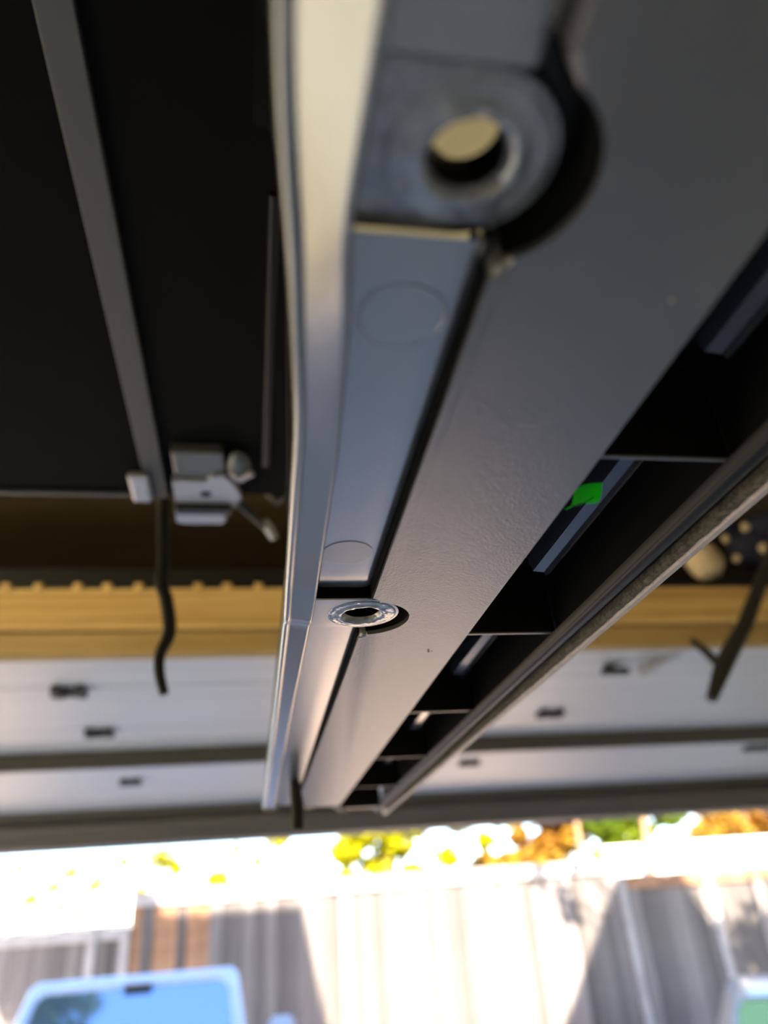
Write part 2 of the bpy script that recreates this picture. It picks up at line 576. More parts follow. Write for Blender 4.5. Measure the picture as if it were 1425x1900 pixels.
left = [(45, -150)] + clearance(38.3, 78.6, 19.6, 45, 6) + [(45, 140), (45, 200)] + clearance(44.5, 287.5, 18.8, 45.1, 4) + [(45.2, 360), (45.2, 500), (45, 831)]
right = [(90.2, 831), (92.5, 560), (94, 330), (95.2, 170), (95.4, 80), (95.4, -150)]
bm = bmesh.new()
lo, hi = prism(bm, [(x * mm, y * mm) for x, y in left + right], Z(.110), Z(.1235))
edges = []
for i in range(len(left) - 1):
    e = bm.edges.get((lo[i], lo[i + 1]))
    if e:
        edges.append(e)
bmesh.ops.bevel(bm, geom=edges, offset=.0019, segments=4, affect='EDGES', profile=0.5)
panel = obj('panel', bm, 'grained_plastic', hard, 35)

# small marks on the panel
def blob(name, cx, cy, r, m):
    bm = bmesh.new()
    bmesh.ops.create_icosphere(bm, subdivisions=2, radius=1)
    for v in bm.verts:
        k = 1 + .25 * noise.noise(v.co * 2 + Vector((cx, cy, 0)))
        v.co = Vector((cx * mm + v.co.x * r * mm * k, cy * mm + v.co.y * r * mm * k, Z(.1099) + v.co.z * r * .35 * mm))
    obj(name, bm, m, panel, 60)


blob('residue_spot', 85.4, 103.2, .55, 'pale_residue')
blob('dark_speck', 80.2, 327.5, .5, 'dark_mark')
blob('dark_speck', 80.9, 330.3, .6, 'dark_mark')
blob('dark_speck', 82.3, 329.5, .35, 'dark_mark')

# bosses: D-shaped pad reaching to the flange, melted ring and a through hole
def boss(cx, cy, r, h, hr, top, x0, half, seed):
    """pad is an annular D: outer outline x0..round end, inner hole"""
    bm = bmesh.new()
    n = 64
    outer, inner = [], []
    for k in range(n):
        a = 2 * math.pi * k / n
        ca, sa = math.cos(a), math.sin(a)
        if ca >= 0:
            o = (cx + r * ca, cy + r * sa)
        else:
            t = min((cx - x0) / -ca, r / abs(sa) if abs(sa) > 1e-6 else 1e9)
            o = (cx + ca * t, cy + sa * t)
        outer.append(o)
    ringr = r - 1.6
    rows = [[(x, y, top) for x, y in outer], [(x, y, h + 1.0) for x, y in outer], [(cx + (x - cx) * .975, cy + (y - cy) * .975, h + .1) for x, y in outer],
            [(cx + ringr * math.cos(2 * math.pi * k / n), cy + ringr * math.sin(2 * math.pi * k / n), h) for k in range(n)]]
    loft(bm, [[(x * mm, y * mm, Z(z * mm)) for x, y, z in row] + [(row[0][0] * mm, row[0][1] * mm, Z(row[0][2] * mm))] for row in rows])
    bmesh.ops.remove_doubles(bm, verts=bm.verts[:], dist=1e-6)
    pad = obj('boss_pad', bm, 'smooth_plastic' if seed > 2 else 'melted_plastic', hard, 35)

    bm = bmesh.new()
    prof = [(ringr + .3, h + .3), (ringr, h - .15), (ringr - .5, h - .38), (ringr - 1.8, h - .42), (hr + 3.6, h - .40), (hr + 2.9, h - .75), (hr + 1.9, h - .9), (hr + 1.0, h - .3), (hr + .4, h + .8), (hr, h + 1.6)]

    def jit(i, a):
        if i < 2 or i > 7:
            return (0, 0)
        q = Vector((math.cos(a) * 1.6 + seed, math.sin(a) * 1.6, i * .5))
        return (noise.noise(q) * .6 * mm, noise.noise(q * 1.7 + Vector((5, 2, 1))) * (.18 if i < 5 else .5) * mm)
    lathe(bm, [(a * mm, Z(b * mm)) for a, b in prof], cx * mm, cy * mm, 72, jit)
    obj('boss_ring', bm, 'melted_plastic', pad, 60)
    bm = bmesh.new()
    lathe(bm, [(hr * mm, Z((h + 1.6) * mm)), (hr * mm, Z((top + 2) * mm)), ((hr + .8) * mm, Z((top + 2) * mm)), ((hr + .8) * mm, Z((h + 2) * mm))], cx * mm, cy * mm, 48)
    obj('bolt_hole', bm, 'black_plastic', pad, 40)
    return pad


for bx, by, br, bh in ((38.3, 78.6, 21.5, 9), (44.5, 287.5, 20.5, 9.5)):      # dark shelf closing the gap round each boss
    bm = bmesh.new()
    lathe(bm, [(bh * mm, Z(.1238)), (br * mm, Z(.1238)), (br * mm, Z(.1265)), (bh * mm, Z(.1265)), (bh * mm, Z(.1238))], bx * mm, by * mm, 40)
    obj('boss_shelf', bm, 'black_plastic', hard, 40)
boss(36.6, 81.2, 16.8, 118.4, 6.9, 126, 13, 16.8, 1.0)
boss(43.2, 284.5, 15.6, 111.2, 7.2, 121, 20, 14, 7.0)

# black strips painting the shade in the steps beside channel and bosses
def shade_strip(pts):
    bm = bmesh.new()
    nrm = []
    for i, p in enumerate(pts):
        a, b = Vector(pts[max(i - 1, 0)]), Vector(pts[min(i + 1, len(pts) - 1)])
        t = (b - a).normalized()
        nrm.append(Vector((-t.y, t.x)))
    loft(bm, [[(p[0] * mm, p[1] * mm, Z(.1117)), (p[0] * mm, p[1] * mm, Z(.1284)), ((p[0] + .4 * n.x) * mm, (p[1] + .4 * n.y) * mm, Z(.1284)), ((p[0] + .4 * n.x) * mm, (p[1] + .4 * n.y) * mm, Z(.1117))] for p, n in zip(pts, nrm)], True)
    obj('shade_strip', bm, 'black_liner', hard, 50)


shade_strip(arc(38.3, 78.6, 19.3, -66, 66, 24))
shade_strip(arc(44.5, 287.5, 18.5, -80, 80, 24))
shade_strip([(44.8, 102), (44.8, 180), (44.8, 264)])
shade_strip([(44.9, 309), (44.9, 500), (44.7, 830)])
shade_strip([(23.2, 268.2), (34, 268.2), (44.8, 268.2)])

# added black cover, keeping light out of the channel gaps
obj('channel_light_stop', bbox(.018, .0465, .112, .831, Z(.1285), Z(.1300)), 'black_plastic', hard)
obj('channel_light_stop', bbox(.018, .0465, -.15, .050, Z(.1285), Z(.1300)), 'black_plastic', hard)

# recess to the right of the panel
bm = bmesh.new()
loft(bm, [[(.0935, y, Z(.1235)), (.0965, y, Z(.128)), (.0985, y, Z(.150)), (.142, y, Z(.152)), (.1425, y, Z(.1135)), (.1465, y, Z(.1135)), (.1465, y, Z(.156)), (.094, y, Z(.156))] for y in (-.15, .2, .5, .86)], True)
obj('recess_body', bm, 'black_plastic', hard, 30)
for y in (.0245, .170, .321, .4655, .610, .750):
    r_ = obj('rib', bbox(.0955, .1415, y - .0008, y + .0008, Z(.1155), Z(.151), .0003, 1), 'black_plastic', hard)
    obj('rib_edge', bbox(.0965, .1412, y - .0009, y + .0009, Z(.1148), Z(.1158), .0003, 1), 'rib_plastic', r_)
for y0, y1 in ((.036, .140), (.172, .284), (.323, .436), (.468, .58), (.613, .72)):
    bm = bmesh.new()
    loft(bm, [[(.1190, y, Z(.1345)), (.1205, y, Z(.1305)), (.1255, y, Z(.1300)), (.1262, y, Z(.1285)), (.1278, y, Z(.1290)), (.1280, y, Z(.1505)), (.1190, y, Z(.1505))] for y in (y0, y1)], True)
    obj('guide_strip', bm, 'rail_gloss', hard, 30)
# clip hole rims in the recess
bm = bmesh.new()
tube(bm, [((.1035 + .005 * math.cos(a)), .150 + .016 * math.sin(a), Z(.128 + .003 * math.cos(a))) for a in [2 * math.pi * k / 24 for k in range(25)]], .0007, 6, False)
obj('clip_slot', bm, 'black_metal', hard, 40)

# green sticker curling down off the recess wall
bm = bmesh.new()
P1, P2, P3, P4 = atz(1117, 892, .1195), atz(1066, 910, .1150), atz(1047, 946, .1094), atz(1104, 930, .1120)
rows = []
for i in range(9):
    t = i / 8
    a = P2.lerp(P3, t)
    b = P1.lerp(P4, t)
    row = []
    for j in range(9):
        s = j / 8
        p = a.lerp(b, s)
        p.z += -.0022 * math.sin(math.pi * t) + .0008 * math.sin(math.pi * s * 1.3)
        row.append(p)
    rows.append(row)
loft(bm, rows)
bmesh.ops.solidify(bm, geom=bm.faces[:], thickness=.00025)
st = obj('sticker', bm, 'green_sticker', hard, 60)
st['label'] = 'bright green sticker'
bm = bmesh.new()
mid = [P2.lerp(P3, .42 + .12 * math.sin(s * 5)).lerp(P1.lerp(P4, .42 + .12 * math.sin(s * 5)), s) + Vector((0, 0, -.0016)) for s in [k / 16 for k in range(13)]]
tube(bm, [p + Vector((0, 0, -.0009)) for p in mid], .00018, 5)
obj('pen_line', bm, 'green_ink', st)

# edge seal: rubber bead, felt strip, outer lip
def strip(name, prof, m, y0=-.15, y1=.90, wob=0, ang=40, n=60):
    bm = bmesh.new()
    secs = []
    for i in range(n + 1):
        y = y0 + (y1 - y0) * i / n
        k = 1 - .0000 * y
        secs.append([((x - 6.5 * max(0, y - .3) + (wob * (R() - .5) if wob else 0)) * mm, y, Z((z + (wob * (R() - .5) if wob else 0)) * mm)) for x, z in prof])
    loft(bm, secs, True)
    return obj(name, bm, m, hard, ang)


seal = strip('seal_bead', [(144.0 + 3.0 * math.cos(a), 112.9 + 3.0 * math.sin(a)) for a in [2 * math.pi * k / 14 for k in range(14)]], 'rubber')
strip('seal_lip', [(139.9, 114.8), (140.6, 112.6), (141.2, 111.9), (141.8, 112.6), (141.8, 115.5)], 'rubber')
strip('seal_base', [(146.5, 114.8), (160, 114.8), (160.5, 122), (146.5, 122)], 'black_plastic')
felt = strip('felt_strip', [(152.8, 114.9), (153.0, 111.9), (153.8, 111.1), (155.7, 110.9), (156.2, 111.8), (156.3, 114.9)], 'felt', wob=.5, n=400)
strip('outer_lip', [(156.4, 115), (156.6, 111.2), (157.4, 110.3), (159.8, 110.3), (160.6, 111.2), (160.8, 122), (156.6, 122)], 'lip_plastic', y1=.93)
# loose fibres on the felt
bm = bmesh.new()
for i in range(260):
    y = U(.15, .6)
    x = U(152.0, 155.8)
    p = Vector((x * mm - 6.5 * max(0, y - .3) * mm, y, Z(.1108)))
    d = Vector((U(-1, .2), U(-1, 1), U(-.9, .1))) * .0022
    q = p + d * .6 + Vector((U(-1, 1), U(-1, 1), U(-1, 1))) * .0004
    tube(bm, [p, q, p + d], [.00007, .00006, .00003], 3, False)
fb = obj('felt_fibres', bm, 'felt', felt)
fb['kind'] = 'stuff'
# ragged moulded ends
for cx, cy, r in ((14, 833, 2.0), (19, 834, 2.1), (26, 833, 1.8), (49, 834, 2.6), (56, 835, 2.0), (61, 838, 2.4), (97, 872, 2.8), (103, 873, 2.4)):
    bm = bmesh.new()
    bmesh.ops.create_icosphere(bm, subdivisions=2, radius=r * mm)
    for v in bm.verts:
        v.co = v.co * (1 + .2 * noise.noise(v.co * 900)) + Vector((cx * mm, cy * mm, Z(.1105)))
    obj('end_lump', bm, 'lip_plastic', hard, 60)
obj('end_cap', bbox(.088, .138, .855, .868, Z(.1105), Z(.150), .002), 'black_plastic', hard)

# side wall rising to the black roof liner
bm = bmesh.new()
secs = []
for y in (-.15, 0, .1, .2, .30):
    xl = smooth_interp(XLT, y * 1000, 12)
    secs.append([((xl + 2.4) * mm, y, Z(.146)), ((xl + 2.0) * mm, y, Z(.22)), ((xl + 2) * mm, y, Z(.30)), (.010, y, Z(.42)), (.004, y, Z(.447)), (-.006, y, Z(.4515)),
                 (-.004, y, Z(.4518)), (.008, y, Z(.4516)), (.016, y, Z(.42)), (.017, y, Z(.30)), ((xl + 6) * mm, y, Z(.146))])
loft(bm, secs, True)
obj('side_wall', bm, 'black_liner', hard, 40)
bm = bmesh.new(); box(bm, -1.25, .034, -.6, .768, Z(.452), Z(.470))
liner = obj('roof_liner', bm, 'black_liner', hard)
bm = bmesh.new(); tube(bm, [(.0085, .33, Z(.425)), (.0085, .66, Z(.425))], .004, 12); obj('wall_tube', bm, 'rubber', hard, 40)
obj('liner_bar', bbox(-.1235, -.1015, -.6, .771, Z(.446), Z(.453), .001), 'bar_grey', hard)
obj('rear_edge', bbox(-1.25, -.1015, .765, .772, Z(.4475), Z(.472), .001), 'bar_grey', hard)
for x, y in ((-.9, -.4), (-.35, -.4), (-.9, .5), (-.35, .5)):
    bm = bmesh.new(); tube(bm, [(x, y, Z(.469)), (x, y, CEIL)], .006, 8)
    obj('hoist_rod', bm, 'black_metal', hard, 40)

# latch hardware in the rear corner
latch = obj('latch', bbox(-.089, -.036, .665, .712, Z(.440), Z(.453), .002), 'zinc_dark', hard)
bm = bmesh.new()
prism(bm, [(-.092, .716), (-.056, .716), (-.048, .706), (-.036, .704), (-.026, .722), (-.018, .748), (-.030, .763), (-.092, .763)], Z(.436), Z(.444))
obj('latch_plate', bm, 'zinc', latch)
bm = bmesh.new(); lathe(bm, [(.0005, Z(.435)), (.006, Z(.435)), (.006, Z(.445))], -.057, .742, 20); obj('latch_hole', bm, 'black_metal', latch)
obj('latch_tab', bbox(-.139, -.118, .712, .768, Z(.438), Z(.4465), .003), 'zinc', latch)
obj('latch_block', bbox(-.092, -.030, .764, .778, Z(.428), Z(.450), .002), 'black_metal', latch)
bm = bmesh.new()
prism(bm, [(-.0955, .787), (-.060, .787), (-.053, .797), (-.044, .797), (-.038, .803), (-.037, .812), (-.042, .820), (-.088, .821), (-.0955, .816)], Z(.440), Z(.450))
obj('latch_bar', bm, 'zinc', latch)
bm = bmesh.new()
bmesh.ops.create_uvsphere(bm, u_segments=18, v_segments=12, radius=1)
for v in bm.verts:
    v.co = Vector((-.020 + v.co.x * .013, .693 + v.co.y * .030, Z(.442) + v.co.z * .009))
obj('latch_knob', bm, 'zinc_dark', latch, 60)
bm = bmesh.new(); tube(bm, [at(428, 872, .69), at(445, 888, .70), at(468, 878, .69)], .004, 8); obj('latch_spring', bm, 'zinc', latch, 50)
bm = bmesh.new(); tube(bm, [at(375, 925, .78), at(425, 922, .78), at(452, 940, .80), at(480, 968, .82), at(492, 978, .82)], [.004, .006, .005, .004, .004], 8)
lv = obj('latch_lever', bm, 'black_metal', latch, 50)
bm = bmesh.new(); tube(bm, [at(490, 966, .82), at(500, 982, .825), at(510, 1000, .83)], [.005, .0065, .005], 10); obj('lever_tip', bm, 'zinc', lv, 50)
bm = bmesh.new(); tube(bm, [at(418, 915, .775), at(440, 932, .775)], [.006, .008], 8); obj('lever_pivot', bm, 'zinc', lv, 50)
bm = bmesh.new(); tube(bm, [at(455, 885, .76), at(478, 892, .78), at(500, 905, .80), at(520, 930, .80)], [.011, .012, .011, .008], 10); obj('latch_cover', bm, 'black_plastic', latch, 50)

# ------------------------------------------------------------------ straps hanging about
def strap(name, pts, rs, m, label, cat='strap'):
    bm = bmesh.new()
    # densify with Catmull-Rom
    P = [Vector(p) for p in pts]
    out, rr = [], []
    for i in range(len(P) - 1):
        p0, p1, p2, p3 = P[max(i - 1, 0)], P[i], P[i + 1], P[min(i + 2, len(P) - 1)]
        for k in range(5):
            t = k / 5
            out.append(.5 * ((2 * p1) + (p2 - p0) * t + (2 * p0 - 5 * p1 + 4 * p2 - p3) * t * t + (3 * p1 - p0 - 3 * p2 + p3) * t ** 3))
            rr.append(rs[i] + (rs[i + 1] - rs[i]) * t)
    out.append(P[-1]); rr.append(rs[-1])
    tube(bm, out, rr, 8)
    o = obj(name, bm, m, None, 60)
    return tag(o, label, cat)


YS = .80
top = at(303, 930, YS)
strap('hanging_strap', [(top.x, YS + .02, CEIL), (top.x, YS + .01, top.z + .05)] + [at(x, y, YS) for x, y in ((303, 940), (303, 1040), (300, 1085), (308, 1110), (314, 1150), (313, 1180), (297, 1215), (296, 1250), (305, 1288))],
      [.007, .007, .0072, .0070, .0068, .0075, .0075, .0072, .0060, .0056, .0050], 'strap_black', 'thin black strap dangling below the grey bar and metal latch')
YR = 1.18
rod = thing('forked_strap', at(1320, 1300, YR), 'black forked strap hanging at an angle beside the wooden joist', 'strap')
bm = bmesh.new(); tube(bm, [at(1470, 900, 1.15), at(1425, 1045, YR), at(1382, 1160, YR), at(1343, 1232, YR), at(1320, 1298, YR)], [.011, .012, .0145, .0165, .0095], 10); obj('strap_stem', bm, 'strap_brown', rod, 60)
bm = bmesh.new(); tube(bm, [at(1285, 1190, YR + .1), at(1305, 1205, YR + .05), at(1325, 1224, YR + .01), at(1345, 1236, YR)], [.0065, .0075, .009, .012], 10); obj('strap_branch', bm, 'strap_brown', rod, 60)
e = at(1500, 800, 1.15)
bm = bmesh.new(); tube(bm, [at(1470, 900, 1.15), (e.x, 1.14, min(e.z, CEIL)), (e.x, 1.14, CEIL)], .0075, 8); obj('strap_upper', bm, 'strap_brown', rod, 60)
c = [at(x, y, .69) for x, y in ((545, 1420), (547, 1446), (549, 1470), (552, 1500), (552, 1540))]
strap('rail_strap', [(c[0].x, .69, Z(.1135)), c[1], c[2], c[3], c[4]], [.0026, .0042, .0050, .0058, .0052], 'strap_black', 'short black strap hanging from the far end of the hardtop rail')

# cloth bundle lying on the joist at the right
def lump(name, px, py, Y, rx, ry, rz, m, parent, seed):
    c = at(px, py, Y)
    bm = bmesh.new()
    bmesh.ops.create_icosphere(bm, subdivisions=3, radius=1)
    for v in bm.verts:
        k = 1 + .22 * noise.noise(v.co * 1.6 + Vector((seed, 0, 0)))
        v.co = Vector((c.x + v.co.x * rx * k, c.y + v.co.y * ry * k, c.z + v.co.z * rz * k))
    return obj(name, bm, m, parent, 80)


cl = thing('cloth_bundle', at(1400, 1065, YW), 'navy and cream patterned cloth bundle lying on the wooden joist', 'cloth')
navy = lump('cloth_fold', 1410, 1020, 1.54, .085, .05, .055, 'navy_cloth', cl, 1)
lump('cloth_fold', 1340, 975, 1.58, .05, .04, .045, 'navy_cloth', cl, 2)
lump('cloth_fold', 1440, 970, 1.52, .10, .05, .07, 'navy_cloth', cl, 3)
for i, (px, py, r) in enumerate(((1382, 978, .010), (1346, 1000, .009), (1418, 1018, .012), (1366, 1036, .008))):
    lump('cream_patch', px, py, 1.445, r, .010, r * 1.2, 'cream_cloth', navy, 5 + i)
pil = lump('cushion', 1306, 1040, 1.45, .046, .035, .050, 'cream_cloth', None, 9)
tag(pil, 'rounded tan cushion on the wooden joist beside navy cloth', 'cushion')
ds = lump('dark_pad', 1312, 1066, 1.455, .034, .012, .008, 'navy_cloth', None, 12)
tag(ds, 'flat dark pad on the joist under the tan cushion', 'pad')

# ------------------------------------------------------------------ outside: ground, driveway, house parts
bm = bmesh.new(); box(bm, -40, 40, YB - 15, 60, -.3, -.121)
struct('ground', bm, 'soil', 'bare soil ground around the driveway', 'ground')
bm = bmesh.new(); box(bm, -5, 7.5, 5.01, 10.6, -.12, -.005)
struct('paving', bm, 'sun_warm_paving', 'unseen paving beyond the concrete apron, tinted for sunlit warmth', 'paving')
bm = bmesh.new(); box(bm, -5, 7.5, YD + .161, 5.0, -.12, -.005)
struct('driveway', bm, 'driveway', 'pale concrete apron outside the garage', 'driveway')
bm = bmesh.new(); box(bm, -9, -3.06, -3, 5.0, -.12, -.005)  # unseen path added to throw cream light on the rail
struct('bounce_path', bm, 'bounce_cream', 'added pale cream path left of the garage, bouncing sun onto the rail', 'path')
gable('roof_gable_caster', 2.22, 4.17, 5.57, Z(5.04), Z(7.94), -3.0, 4.2, 'added gabled house wing shading the right fence')  # unseen wing shaped to cast the slanting shade on the right fence
bm = bmesh.new(); box(bm, -3.05, -.85, .9, 3.95, Z(.95), Z(7.3))  # unseen block sized to shade the left fence and vehicle
struct('wall_upper_caster', bm, 'caster_stucco', 'added unseen upper storey shading the left fence and vehicle', 'wall')

# ------------------------------------------------------------------ fence
YF = 11.0
def fence(name, x0, x1, ztop, label, seed, capm, y=YF, rust=()):
    rnd = random.Random(seed)
    f = thing(name, ((x0 + x1) / 2, y, 0), label, 'fence')
    x = x0
    protos = []
    L = ztop - .05
    for v in range(4):
        bm = bmesh.new()
        box(bm, -.076, .076, -.009, .009, 0, L)
        bmesh.ops.bevel(bm, geom=bm.edges[:], offset=.004, segments=1, affect='EDGES')
        me = bpy.data.meshes.new('board')
        bm.to_mesh(me); bm.free()
        me.materials.append(M['fence_board'])
        protos.append(me)
    rme = protos[0].copy(); rme.materials[0] = M['fence_rust']
    o_ = ORG[f.name]
    nb = round((x1 - x0) / .138)
    pitch = (x1 - x0) / nb
    for i in range(nb):
        me = rme if i in rust else protos[rnd.randrange(4)]
        b = bpy.data.objects.new('board', me)
        COL.objects.link(b)
        b.parent = f
        b.location = (x + pitch / 2 - o_.x, -.012 * (i % 2) + rnd.uniform(-.001, .001), .03)
        b.rotation_euler = (rnd.uniform(-.003, .003), rnd.uniform(-.002, .002), 0)
        b.scale = (1, 1, rnd.uniform(.985, 1.0))
        x += pitch
    for z in (.35, L - .45):
        bm = bmesh.new(); box(bm, x0, x1, y + .011, y + .05, z, z + .09); obj('rail', bm, 'fence_rail', f)
    obj('cap_rail', bbox(x0, x1, y - .05, y + .07, ztop - .03, ztop, .005), capm, f)
    obj('top_rail', bbox(x0, x1, y - .048, y - .023, ztop - .17, ztop - .035, .004), capm, f)
    return f


fl = fence('board_fence', -5.6, -1.495, Z(.205), 'weathered grey board fence with pale cap rail behind the white vehicle', 3, 'fence_rail')
for px in (170, 232):
    c = at(px, 1740, YF - .06)
    obj('post', bbox(c.x - .05, c.x + .05, YF - .09, YF - .011, 0, Z(.16), .005), 'fence_rail', fl)
fence('board_fence', -1.478, 5.04, Z(.55), 'sunlit board fence in the middle behind the driveway', 5, 'fence_rail', rust=(0, 2, 3, 5, 6))
fr = fence('board_fence', 5.06, 10.4, Z(.33), 'shaded grey board fence on the right beside the house shadow', 8, 'fence_rust')
for px, py in ((1165, 1700), (1330, 1700)):
    c = at(px, py, YF - .06)
    obj('post', bbox(c.x - .05, c.x + .05, YF - .09, YF - .011, 0, Z(.30), .005), 'fence_rail', fr)
bm = bmesh.new(); box(bm, 6.0, 22, 13.2, 13.4, 0, Z(.80)); box(bm, 5.95, 22, 13.15, 13.45, Z(.80), Z(.86))
ww = obj('garden_wall', bm, 'white_wall')
tag(ww, 'white sunlit garden wall behind the right fence', 'wall')

# ------------------------------------------------------------------ trees
def tree(name, x, y, h, blobs, leafm, n, size, label, trunk=.12, lean=0.0, cat='tree', group=None):
    t = thing(name, (x, y, -.12), label, cat, group)
    bm = bmesh.new()
    top = max(b[2] for b in blobs)
    tube(bm, [(x, y, -.12), (x + lean * .4, y, top * .45), (x + lean, y, top)], [trunk, trunk * .8, trunk * .35], 10)
    for b in blobs[:8]:
        tube(bm, [(x + lean * .4, y, top * .45), ((x + lean * .4 + b[0]) / 2, (y + b[1]) / 2, (top * .45 + b[2]) / 2 + .1), (b[0], b[1], b[2])], [trunk * .45, trunk * .28, trunk * .1], 6, False)
    obj('trunk', bm, 'bark', t, 50)
    rnd = random.Random(int(x * 100) + n)
    vs, fs = [], []
    tot = sum(b[3] ** 2 for b in blobs)
    for b in blobs:
        for _ in range(int(n * b[3] ** 2 / tot)):
            d = Vector((rnd.gauss(0, 1), rnd.gauss(0, 1), rnd.gauss(0, 1))).normalized() * (rnd.random() ** .45) * b[3]
            p = Vector((b[0] + d.x, b[1] + d.y, b[2] + d.z * .8))
            a = Vector((rnd.gauss(0, 1), rnd.gauss(0, 1), rnd.gauss(0, .6))).normalized()
            s = a.orthogonal().normalized()
            s = (s * math.cos(rnd.random() * 6) + a.cross(s) * math.sin(rnd.random() * 6)).normalized()
            L = size * rnd.uniform(.6, 1.3)
            k = len(vs)
            vs += [p - a * L * .5, p + s * L * .28, p + a * L * .5, p - s * L * .28]
            fs.append((k, k + 1, k + 2, k + 3))
    me = bpy.data.meshes.new('foliage')
    o_ = ORG[t.name]
    me.from_pydata([v - o_ for v in vs], [], fs)
    me.materials.append(M[leafm])
    o = bpy.data.objects.new('foliage', me)
    COL.objects.link(o)
    o.parent = t
    o['kind'] = 'stuff'
    return t


def blobs_px(lst, Y):
    out = []
    for px, py, r, dy in lst:
        p = at(px, py, Y + dy)
        out.append((p.x, p.y, p.z, r))
    return out


def tree_px(name, px, Y, lst, leafm, n, size, label, **k):
    p = at(px, 1650, Y)
    return tree(name, p.x, Y, 0, blobs_px(lst, Y), leafm, n, size, label, **k)


tree_px('sparse_tree', -60, 15, [(60, 1668, .20, 0), (102, 1645, .18, 0), (40, 1612, .14, 0), (128, 1618, .20, 0), (178, 1642, .22, .2), (150, 1690, .14, 0), (110, 1690, .16, 0), (-60, 1560, .8, 0), (-40, 1470, .9, 0)], 'leaf_yellow', 3400, .12, 'sparse yellow leaved tree at the far left above the fence', trunk=.05)
tree_px('sparse_tree', 350, 17, [(300, 1594, .28, 0), (325, 1612, .20, 0), (405, 1632, .26, 0), (262, 1655, .16, 0), (350, 1662, .16, 0), (515, 1556, .30, .2), (500, 1640, .18, 0), (440, 1575, .14, 0), (480, 1600, .14, 0), (230, 1600, .14, 0)], 'leaf_yellow', 1500, .13, 'sparse yellow leaved tree behind the white vehicle', trunk=.03)
tree_px('leafy_tree', 720, 14.5, [(645, 1580, .34, 0), (700, 1610, .34, .2), (680, 1535, .50, 0), (770, 1528, .36, 0), (640, 1632, .26, 0), (850, 1520, .34, .4), (735, 1570, .34, 0), (770, 1622, .26, 0), (900, 1560, .22, 0), (830, 1590, .24, 0), (930, 1505, .38, 0), (800, 1440, 1.0, 0)], 'leaf_yellow', 9500, .15, 'bright yellow green tree in the middle behind the fence')
tree_px('leafy_tree', 985, 16, [(990, 1585, .42, 0), (900, 1605, .34, .2), (945, 1600, .3, 0), (1030, 1565, .5, 0), (1075, 1530, .5, 0), (960, 1550, .25, 0), (1010, 1480, .8, 0)], 'leaf_orange', 6000, .15, 'orange brown leaved tree in the middle behind the fence')
tree_px('leafy_tree', 1092, 15, [(1120, 1520, .48, 0), (1150, 1560, .42, 0), (1125, 1590, .30, 0), (1240, 1508, .38, .2), (1160, 1510, .48, 0), (1200, 1540, .2, 0), (1170, 1470, .7, 0)], 'leaf_green', 7500, .14, 'green leaved tree above the right fence beside a thin trunk', trunk=.10)
tree_px('autumn_tree', 1420, 18.5, [(1330, 1520, .58, 0), (1400, 1510, .65, .2), (1450, 1540, .65, 0), (1305, 1552, .40, 0), (1370, 1550, .50, 0), (1430, 1440, 1.1, 0), (1540, 1500, .9, 0)], 'leaf_orange', 9500, .15, 'orange autumn tree above the white wall on the right')
c0 = at(1205, 1600, 12.6); c1 = at(1188, 1460, 12.6)
sap = thing('thin_trunk', (c0.x, 12.6, -.12), 'slender brown tree trunk rising behind the right fence', 'tree')
bm = bmesh.new(); tube(bm, [(c0.x, 12.6, -.12), c0, c1, c1 + (c1 - c0)], [.08, .06, .055, .03], 10); obj('trunk', bm, 'bark', sap, 50)
bm = bmesh.new(); tube(bm, [c1, c1 + Vector((.5, 0, .6))], [.03, .015], 8); obj('branch', bm, 'bark', sap, 50)
# added unseen tree beside the house, dappling the right fence
tree('shade_tree', 6.9, 5.4, 0, [(6.5 + U(-1.2, 2.0), 5.3 + U(-.8, .8), 7.4 + U(-1.5, 1.3), .62) for _ in range(16)], 'leaf_green', 4200, .16, 'added unseen leafy tree right of the driveway, dappling the right fence', trunk=.16)

tree('shade_tree', -3.6, 6.4, 0, [(-3.1 + U(-.8, 1.0), 6.4 + U(-.5, .5), 6.4 + U(-.8, .8), .55) for _ in range(12)], 'leaf_green', 5200, .18, 'added unseen leafy tree left of the driveway, shading the left fence', trunk=.14)  # unseen tree added to shade the far left of the fence

tree('dapple_tree', 6.6, 8.6, 0, [(3.75 + U(-.25, .25), 8.9 + U(-.2, .2), 4.0 + .16 * k, .16) for k in range(7)] + [(4.6 + U(-.4, .6), 8.8, 5.2 + U(-.3, .3), .3) for k in range(3)], 'leaf_green', 500, .14, 'added slim tree leaning over the driveway, dappling the sunlit fence', trunk=.05)  # out of view, added for the dapples on the sunlit fence
# ------------------------------------------------------------------ white off-road vehicle with its top off
YC = 6.9
car = thing('off_road_vehicle', (-.84, 8.6, -.005), 'white open top off road vehicle parked facing the garage', 'vehicle')
TL, TR = at(62, 1822, YC), at(440, 1800, YC)
cx = (TL.x + TR.x) / 2
WT = (TR.x - TL.x) / 2
ZT = Z(-.222)
ZB = ZT - .52
YBm = YC - .45
def ws_pt(u, t, off=0.0):
    """u -1..1 across, t 0 top..1 bottom of the windscreen plane; off pushes along the outward normal"""
    wd = WT + .10 * t
    return Vector((cx + u * wd, YC + (YBm - YC) * t - off * .87, ZT + (ZB - ZT) * t + off * .5))


def rounded_loop(wx0, t0, t1, rc, n=6):
    pts = []
    W_, H_ = 1.5, .6
    ru, rt = rc / (W_ / 2), rc / H_
    for (cu, ct, a0) in ((wx0 - ru, t0 + rt, -90), (wx0 - ru, t1 - rt, 0), (-(wx0 - ru), t1 - rt, 90), (-(wx0 - ru), t0 + rt, 180)):
        for k in range(n + 1):
            a = math.radians(a0 + 90 * k / n)
            pts.append((cu + ru * math.cos(a), ct + rt * math.sin(a)))
    return pts


